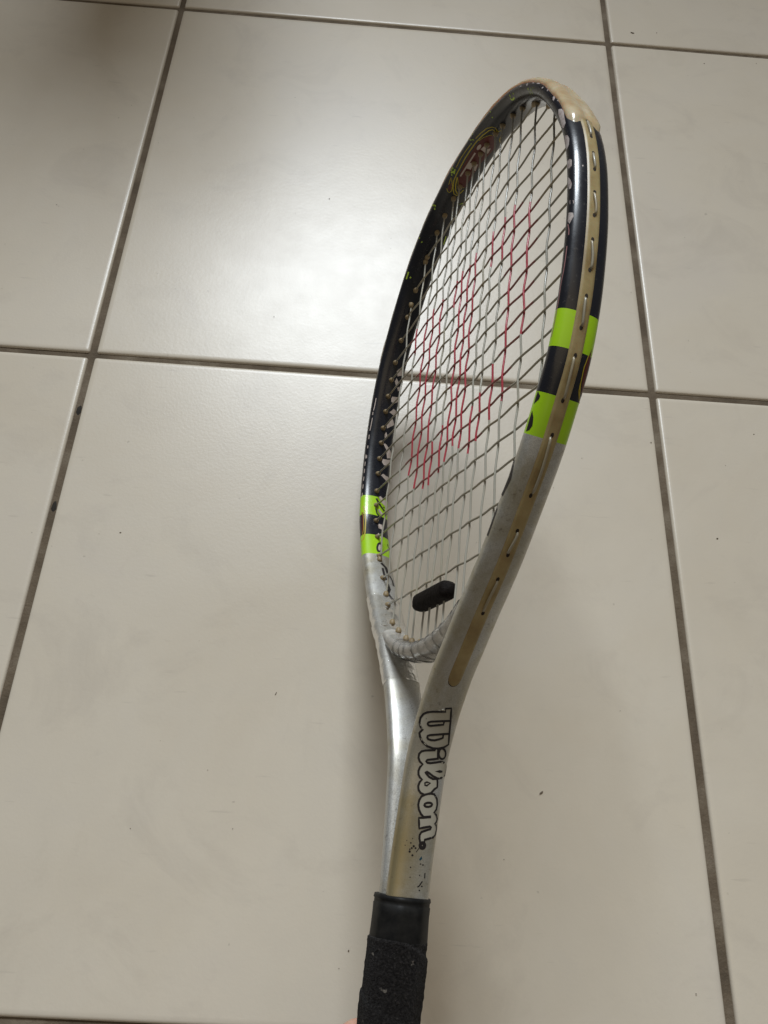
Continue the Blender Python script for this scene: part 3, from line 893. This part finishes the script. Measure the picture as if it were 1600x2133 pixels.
('p',0,1,[(530.24,6.7),(530.6,7.3),(530.73,9.2),(530.53,11.1),(530.15,11.3),(529.88,9.8),(529.92,7.8)]),
('p',0,1,[(530.82,11.1),(531.11,11.7),(531.22,13.4),(531.06,15.0),(530.75,15.3),(530.53,13.9),(530.56,12.1)]),
('p',0,1,[(531.79,9.9),(532.22,10.7),(532.37,13.2),(532.14,15.6),(531.69,16.0),(531.37,14.0),(531.42,11.3)]),
('p',0,1,[(533.23,3.3),(533.62,3.9),(533.76,5.6),(533.54,7.4),(533.13,7.7),(532.84,6.2),(532.88,4.3)]),
('p',0,1,[(536.52,349.1),(536.77,349.7),(536.86,351.2),(536.72,352.5),(536.44,352.6),(536.25,351.6),(536.28,350.0)]),
('p',0,1,[(536.81,341.9),(537.09,342.7),(537.19,344.8),(537.03,346.5),(536.72,346.8),(536.5,345.3),(536.54,343.2)]),
('p',0,1,[(538.34,4.4),(538.59,4.8),(538.68,6.0),(538.54,7.2),(538.27,7.3),(538.08,6.4),(538.11,5.1)]),
('p',0,1,[(542.44,3.3),(542.66,3.7),(542.74,4.7),(542.61,5.6),(542.37,5.7),(542.21,4.9),(542.24,3.9)]),
('p',0,1,[(541.25,348.4),(541.47,348.9),(541.55,350.3),(541.42,351.4),(541.19,351.6),(541.02,350.6),(541.05,349.2)]),
('p',0,1,[(545.73,336.9),(546.04,337.8),(546.15,340.4),(545.96,342.5),(545.62,342.8),(545.39,341.0),(545.44,338.4)]),
('p',0,1,[(547.51,343.3),(547.8,344.1),(547.89,346.0),(547.72,347.7),(547.42,347.9),(547.21,346.5),(547.25,344.5)]),
('p',0,1,[(527.38,23.8),(527.55,24.2),(527.61,25.4),(527.52,26.5),(527.35,26.7),(527.22,25.8),(527.24,24.5)]),
('p',0,1,[(529.44,26.6),(529.64,27.0),(529.71,28.6),(529.61,30.0),(529.4,30.2),(529.25,29.0),(529.27,27.4)]),
('p',0,1,[(472.77,35.9),(472.96,36.1),(473.05,37.5),(472.98,39.0),(472.79,39.4),(472.64,38.5),(472.63,36.9)]),
('p',0,1,[(469.22,3.9),(469.41,4.0),(469.48,4.7),(469.39,5.4),(469.2,5.7),(469.05,5.2),(469.06,4.4)]),
('p',0,1,[(472.12,10.1),(472.27,10.2),(472.33,10.9),(472.26,11.7),(472.11,11.9),(471.99,11.5),(472.0,10.6)]),
('s',0.6,0,[(540.48,334.3),(542.05,333.5)]),
('s',0.6,0,[(543.9,341.0),(545.54,347.2),(546.06,350.5)]),
('s',0.35,0,[(530.13,358.4),(531.64,360.3)])],
'blue': [
('p',0,1,[(533.16,351.1),(534.31,348.6),(535.2,353.0),(534.66,355.6)])]}

DECALS['wfill'] = [
('p',0,1,[(465.74,348.3),(467.44,345.9),(469.14,343.3),(470.84,340.7),(472.54,337.9),(474.35,335.4),(476.16,332.8),(477.96,330.2),(479.64,327.3),(481.33,324.2),(483.03,320.8),(484.43,336.2),(485.43,351.7),(485.7,360.4),(485.18,372.2),(483.68,389.1),(481.6,402.5),(480.0,409.4),(478.13,399.7),(477.15,411.6),(475.47,422.2),(473.28,424.4),(471.15,415.3),(469.83,401.2),(468.86,382.7),(468.48,371.2),(468.14,362.6),(467.83,357.8),(466.31,359.2)]),
('p',0,1,[(486.4,357.5),(486.83,363.4),(487.28,374.3),(488.03,384.5),(489.29,390.4),(491.01,389.9),(492.57,383.7),(493.67,373.5),(495.02,379.2),(496.79,382.0),(498.44,380.1),(499.58,375.1),(500.34,368.9),(501.64,373.6),(503.38,375.8),(505.0,373.6),(506.29,367.4),(506.79,361.1),(507.67,364.5),(509.44,368.2),(511.53,368.7),(513.52,365.8),(515.42,361.0),(516.48,357.6),(517.16,363.4),(518.63,362.3),(520.1,361.3),(521.57,360.5),(521.11,356.6),(520.66,349.0),(520.22,338.8),(520.57,334.3),(521.33,335.9),(522.27,350.6),(523.07,357.8),(524.36,359.5),(525.97,359.1),(527.72,356.8),(527.33,348.3),(526.19,348.5),(525.46,336.1),(524.77,318.0),(523.73,307.1),(521.26,303.0),(519.6,310.3),(518.81,320.9),(518.16,313.7),(516.7,310.3),(515.06,319.8),(514.0,331.7),(512.59,324.1),(510.49,322.7),(508.02,327.9),(506.09,340.2),(505.92,352.3),(503.82,342.6),(502.71,333.7),(500.54,335.7),(499.31,338.3),(498.47,321.4),(497.35,298.5),(495.38,289.0),(493.39,288.0),(491.63,320.4),(491.37,337.4),(491.88,348.5),(492.66,360.0),(492.64,364.0),(492.01,366.9),(491.38,365.1),(490.95,360.1),(490.53,355.5),(490.11,347.6),(487.95,350.0),(485.77,352.4)]),
('p',0,1,[(487.49,323.2),(488.72,322.5),(489.65,326.5),(490.04,333.2),(489.81,340.0),(489.01,345.3),(487.83,348.3),(486.58,348.7),(485.6,346.6),(485.16,342.0),(485.4,335.5),(486.26,328.5)])]
MAT['ink_pale'] = new_mat('pale_letter_fill', (0.37, 0.345, 0.28), 0.45)
MAT['ink_black'] = new_mat('black_print', (0.012, 0.009, 0.009), 0.45)
MAT['ink_green'] = new_mat('lime_print', (0.45, 0.62, 0.06), 0.5)
MAT['ink_red'] = new_mat('dark_red_print', (0.095, 0.012, 0.008), 0.4)
MAT['ink_yellow'] = new_mat('yellow_print', (0.42, 0.33, 0.02), 0.45)
MAT['ink_white'] = new_mat('off_white_print', (0.50, 0.42, 0.37), 0.5)
MAT['chip'] = new_mat('bare_primer', (0.42, 0.37, 0.35), 0.75)
k = NT(MAT['chip']); v = k.coord(); n1 = k.noise(v, 500, 4, 0.7)
k.l(k.ramp(n1, [(0.3, (0.22, 0.15, 0.14)), (0.55, (0.42, 0.37, 0.35)), (0.8, (0.5, 0.46, 0.44))]), k.p.inputs['Base Color'])
MAT['pink'] = new_mat('worn_pink_edge', (0.33, 0.16, 0.16), 0.7)
MAT['ink_blue'] = new_mat('blue_stain', (0.01, 0.05, 0.075), 0.5)
def ribbon(pts, width, off, closed):
    P = [Vector(surf(s_, t_, off)) for s_, t_ in pts]
    Nn = [(Vector(surf(s_, t_, off + 1)) - p).normalized() for (s_, t_), p in zip(pts, P)]
    n = len(P); vs_, fs = [], []
    for i in range(n):
        a = P[(i - 1) % n] if (closed or i) else P[0]
        b = P[(i + 1) % n] if (closed or i < n - 1) else P[-1]
        t = (b - a)
        t = t.normalized() if t.length > 1e-6 else Vector((0, 1, 0))
        sd = t.cross(Nn[i]).normalized() * (width / 2)
        e = t * (width / 2 if (i == n - 1 and not closed) else (-width / 2 if (i == 0 and not closed) else 0))
        vs_ += [V(*(P[i] + sd + e)), V(*(P[i] - sd + e))]
    for i in range(n if closed else n - 1):
        j = (i + 1) % n
        fs.append((2 * i, 2 * i + 1, 2 * j + 1, 2 * j))
    return vs_, fs
def patch(pts, off):
    bm = bmesh.new()
    vv = [bm.verts.new((s_, t_ * 0.12, 0)) for s_, t_ in pts]
    try:
        f = bm.faces.new(vv)
    except ValueError:
        bm.free(); return [], []
    bmesh.ops.triangulate(bm, faces=[f])
    for _ in range(2):
        long = [e for e in bm.edges if e.calc_length() > 1.2]
        if long:
            bmesh.ops.subdivide_edges(bm, edges=long, cuts=1, use_grid_fill=False)
            bmesh.ops.triangulate(bm, faces=[q for q in bm.faces if len(q.verts) > 3])
    bm.verts.index_update()
    vs_ = [V(*surf(q.co.x, q.co.y / 0.12, off)) for q in bm.verts]
    fs = [tuple(q.index for q in fc.verts) for fc in bm.faces]
    bm.free()
    return vs_, fs
DM = {'wfill': ('lettering_fill', 'ink_pale', 0.06), 'wilson': ('brand_lettering', 'ink_black', 0.10), 'green': ('titanium_lettering', 'ink_green', 0.07), 'tired': ('emblem', 'ink_red', 0.05),
      'yellow': ('emblem_outline', 'ink_yellow', 0.08), 'white': ('emblem_lettering', 'ink_white', 0.10), 'chip': ('paint_chip', 'chip', 0.04),
      'pink': ('paint_chip', 'pink', 0.04), 'inner': ('side_lettering', 'ink_white', 0.06), 'blk': ('black_graphic', 'ink_black', 0.06),
      'inner2': ('side_lettering', 'ink_white', 0.10), 'ink': ('ink_spot', 'ink_black', 0.05), 'blue': ('ink_spot', 'ink_blue', 0.05)}
for g, items in DECALS.items():
    nm, mk, off = DM[g]
    if g == 'green':                       # one mesh for each printed letter
        words = [[0], [1], [2], [3], [4, 5], [6, 7], [8], [9, 10], [11, 12], [13], [14]]
        for w_ in words:
            AV, AF = [], []
            for q in w_:
                vs_, fs = ribbon(items[q][3], 1.05, off, items[q][2])
                AF += [tuple(u + len(AV) for u in f) for f in fs]; AV += vs_
            mesh_obj('letter', AV, AF, MAT[mk], frame)
        continue
    joined = g in ('wilson', 'inner')
    AV, AF = [], []
    for kd, w, cl, pts in items:
        vs_, fs = ribbon(pts, w * {'wilson': 1.22, 'blk': 1.5}.get(g, 1), off, cl) if kd == 's' else patch(pts, off)
        if not fs:
            continue
        if joined:
            AF += [tuple(q + len(AV) for q in f) for f in fs]; AV += vs_
        else:
            mesh_obj(nm, vs_, fs, MAT[mk], frame)
    if joined:
        mesh_obj(nm, AV, AF, MAT[mk], frame)

# ------------------------------------------------------------------ clear tape round the left shaft and the bridge
def tape_mat():
    mt = bpy.data.materials.new('clear_tape')
    mt.use_nodes = True
    t = mt.node_tree
    t.nodes.remove(t.nodes['Principled BSDF'])
    out = t.nodes['Material Output']
    tr = t.nodes.new('ShaderNodeBsdfTransparent'); tr.inputs[0].default_value = (0.985, 0.98, 0.97, 1)
    gl = t.nodes.new('ShaderNodeBsdfGlossy'); gl.inputs['Roughness'].default_value = 0.10
    df = t.nodes.new('ShaderNodeBsdfDiffuse'); df.inputs[0].default_value = (0.75, 0.72, 0.68, 1)
    lw = t.nodes.new('ShaderNodeLayerWeight'); lw.inputs[0].default_value = 0.12
    m1 = t.nodes.new('ShaderNodeMixShader'); m2 = t.nodes.new('ShaderNodeMixShader')
    m1.inputs[0].default_value = 0.10
    tc = t.nodes.new('ShaderNodeTexCoord')
    nz = t.nodes.new('ShaderNodeTexNoise'); nz.inputs['Scale'].default_value = 110; nz.inputs['Detail'].default_value = 4
    bp = t.nodes.new('ShaderNodeBump'); bp.inputs['Strength'].default_value = 0.8; bp.inputs['Distance'].default_value = 0.002
    L = t.links.new
    L(tc.outputs['Object'], nz.inputs['Vector']); L(nz.outputs['Fac'], bp.inputs['Height'])
    for q in (gl, df, lw): L(bp.outputs[0], q.inputs['Normal'])
    L(tr.outputs[0], m1.inputs[1]); L(df.outputs[0], m1.inputs[2])
    ad = t.nodes.new('ShaderNodeMath'); ad.operation = 'ADD'; ad.inputs[1].default_value = 0.17
    L(lw.outputs['Fresnel'], ad.inputs[0]); L(ad.outputs[0], m2.inputs[0])
    L(m1.outputs[0], m2.inputs[1]); L(gl.outputs[0], m2.inputs[2])
    L(m2.outputs[0], out.inputs['Surface'])
    return mt
MAT['tape'] = tape_mat()
sa, sb = s_of_y(-127), s_of_y(-183)
vs_ = []
NS, NTH = 60, 64
for i in range(NS + 1):
    u = i / NS
    for j in range(NTH):
        th = 360 * j / NTH
        q = sa + (sb - sa) * u + 1.6 * math.sin(math.radians(th * 1.0 + 40)) * (u - 0.3)
        crump = mnoise.noise(Vector((q * 0.16, math.cos(math.radians(th)) * 2.2, math.sin(math.radians(th)) * 2.2)))
        o_ = 0.30 + 1.2 * max(0, crump) * math.sin(PI * u) ** 0.7 + 0.25 * (1 if i in (0, NS) else 0)
        vs_.append(PV(surf(-q, th, o_)))
mesh_obj('clear_tape', vs_, grid_faces(NS + 1, NTH, True), MAT['tape'], racket)
# separate turns of tape along the bridge, each lapping over the next
x = -44.0
while x < 44:
    vs_ = []
    wdt = random.uniform(11, 14)
    lean = random.uniform(-0.9, 0.9) + 1.5
    for i in range(7):
        u = i / 6
        for j in range(36):
            th = 2 * PI * j / 36
            xx_ = x + wdt * u + lean * math.sin(th)
            y = bridge_c(xx_); d = bridge_c(xx_ + .5) - bridge_c(xx_ - .5)
            L = math.hypot(1, d); nx, ny = -d / L, 1 / L
            o_ = 0.35 + 0.55 * u + 0.35 * mnoise.noise(Vector((xx_ * 0.3, math.cos(th) * 2, math.sin(th) * 2)))
            r = (4.4 + o_) * spow(math.cos(th), 2.4) - 4.4
            z = (7.6 + o_) * spow(math.sin(th), 2.4)
            vs_.append(PV((xx_ + shift(-150) + nx * r, y + ny * r, z)))
    mesh_obj('clear_tape', vs_, grid_faces(7, 36, True), MAT['tape'], bridge)
    x += 8.5

# ------------------------------------------------------------------ the hand that holds the grip (almost all of it below the view)
MAT['skin'] = new_mat('skin', (0.50, 0.27, 0.19), 0.5, 0.0, Subsurface_Weight=0.25)
MAT['skin'].node_tree.nodes['Principled BSDF'].inputs['Subsurface Radius'].default_value = (0.006, 0.002, 0.001)
k = NT(MAT['skin']); v = k.coord(); n1 = k.noise(v, 90, 5, 0.6); n2 = k.noise(v, 700, 3, 0.6)
k.l(k.ramp(n1, [(0.3, (0.44, 0.21, 0.15)), (0.7, (0.55, 0.32, 0.23))]), k.p.inputs['Base Color']); k.bump(n2, 0.2, 0.0008)
jv, je, jr = [], [], []
def joint(p, r, prev=None):
    jv.append(V(*p)); jr.append(r / 1000)
    if prev is not None:
        je.append((prev, len(jv) - 1))
    return len(jv) - 1
root = joint((10, -452, 34), 21)
f1 = joint((34, -560, 60), 27, root)
f2 = joint((60, -690, 92), 33, f1)
hub = joint((-2, -415, 33), 16, root)
for y_k, y_p, y_t, sc in ((-360, -338.5, -343, 1.0), (-382, -366, -368, 1.06), (-401, -388, -389, 1.0), (-418, -408, -409, 0.86)):
    mid = joint((-6, (y_k - 415) / 2 - 4, 32), 12, hub)
    kn = joint((-19, y_k, 25.5), 10.2 * sc, mid)
    pr = joint((-26, (y_k + y_p) / 2, 15.5), 8.8 * sc, kn)
    pi_ = joint((-30.5, y_p, 6.0), 9.3 * sc, pr)
    di = joint((-21.5, y_t, -15.5), 7.8 * sc, pi_)
    tp = joint((-5, y_t - 1, -23.0), 7.0 * sc, di)
    joint((3, y_t - 1.5, -22.5), 5.6 * sc, tp)
tb = joint((14, -430, 30), 15, root)
t1 = joint((21, -402, 19), 12, tb)
t2 = joint((20.5, -376, 1), 9.5, t1)
t3 = joint((12, -362, -17), 8.6, t2)
joint((4, -357, -24), 6.5, t3)
me = bpy.data.meshes.new('hand')
me.from_pydata(jv, je, [])
hand = link(bpy.data.objects.new('hand', me))
hand.matrix_world = racket.matrix_world
sk = hand.modifiers.new('skin', 'SKIN')
sk.use_smooth_shade = True
for i, q in enumerate(me.skin_vertices[0].data):
    q.radius = (jr[i], jr[i])
    q.use_root = (i == 0)
ssm = hand.modifiers.new('subd', 'SUBSURF'); ssm.levels = 2; ssm.render_levels = 2
rm = hand.modifiers.new('remesh', 'REMESH'); rm.mode = 'VOXEL'; rm.voxel_size = 0.0022; rm.use_smooth_shade = True
smo = hand.modifiers.new('smooth', 'SMOOTH'); smo.factor = 0.5; smo.iterations = 8
me.materials.append(MAT['skin'])
tag(hand, 'bare hand gripping the black racket handle at the bottom edge', 'hand')

# ------------------------------------------------------------------ dirt: crumbs on the tiles and holes in the grout
MAT['crumb'] = new_mat('crumb', (0.17, 0.135, 0.10), 0.85)
def crumb(AV, AF, x, y, r, stretch=1.0, rot=0.0, z=0.0):
    b = len(AV)
    n = 6
    for zz_, rr in ((0.0, 1.0), (0.6, 0.8), (1.0, 0.25)):
        for j in range(n):
            t = 2 * PI * j / n
            rj = r * rr * random.uniform(0.75, 1.2)
            px, py = rj * stretch * math.cos(t), rj * math.sin(t)
            AV.append((x + px * math.cos(rot) - py * math.sin(rot), y + px * math.sin(rot) + py * math.cos(rot), z + 0.0003 + zz_ * r * 0.8))
    for a in range(2):
        for j in range(n):
            AF.append((b + a * n + j, b + a * n + (j + 1) % n, b + (a + 1) * n + (j + 1) % n, b + (a + 1) * n + j))
    AF.append(tuple(b + 2 * n + j for j in range(n)))
random.seed(21)
AV, AF = [], []
SPOTS = [(0.0515, -0.6032, 0.0011, 1.3, 0.3), (0.4849, -0.5768, 0.0009, 1.4, 0.5), (0.4772, 0.0211, 0.0012, 3.2, -0.4), (0.5041, 0.0246, 0.0007, 1.2, 0), (0.5497, -0.021, 0.0008, 1.5, 0), (0.1738, -0.2589, 0.0008, 1, 0), (0.3459, -0.7639, 0.0009, 3, 0.7), (0.4436, -0.4967, 0.0008, 1, 0), (-0.0609, -0.2934, 0.0004, 1, 0), (0.173, -0.7112, 0.0005, 4, 1.2), (0.5276, -0.4823, 0.0006, 1.5, 0), (0.3212, -0.8041, 0.0005, 1, 0), (0.23, -0.8571, 0.0007, 1.2, 0.4), (0.2251, -0.8662, 0.0004, 1, 0), (0.0592, -0.4455, 0.0004, 1, 0), (0.431, -0.8702, 0.0005, 1.5, 0), (0.2696, -0.5797, 0.0006, 1.6, 0), (0.3117, -0.6018, 0.0006, 1.4, 0)]
for (x, y, r, st_, ro) in SPOTS:
    crumb(AV, AF, x, y, r * 0.62, st_, ro)
for _ in range(60):
    crumb(AV, AF, random.uniform(-0.25, 0.75), random.uniform(-1.0, 0.15), random.uniform(0.00012, 0.00028), random.uniform(1, 2.5), random.uniform(0, 3))
dirt = mesh_obj('floor_dirt', AV, AF, MAT['crumb'])
tag(dirt, 'dark crumbs and grit scattered over the cream tiles', 'dirt', 'stuff')
MAT['pit'] = new_mat('grout_pit', (0.022, 0.018, 0.014), 0.95)
for (x, y) in [(0.0, -0.5016), (0.0, -0.5847)]:
    vs_, n = [], 14
    vs_.append((x, y, -0.0019))
    for ring_, zz_ in ((0.55, -0.0018), (1.0, -0.00215)):
        for j in range(n):
            t = 2 * PI * j / n
            rj = ring_ * random.uniform(0.8, 1.15)
            vs_.append((x + 0.0020 * rj * math.cos(t), y + 0.0042 * rj * math.sin(t), zz_))
    fs = [(0, 1 + j, 1 + (j + 1) % n) for j in range(n)] + [(1 + j, 1 + n + j, 1 + n + (j + 1) % n, 1 + (j + 1) % n) for j in range(n)]
    mesh_obj('grout_pit', vs_, fs, MAT['pit'], bed)
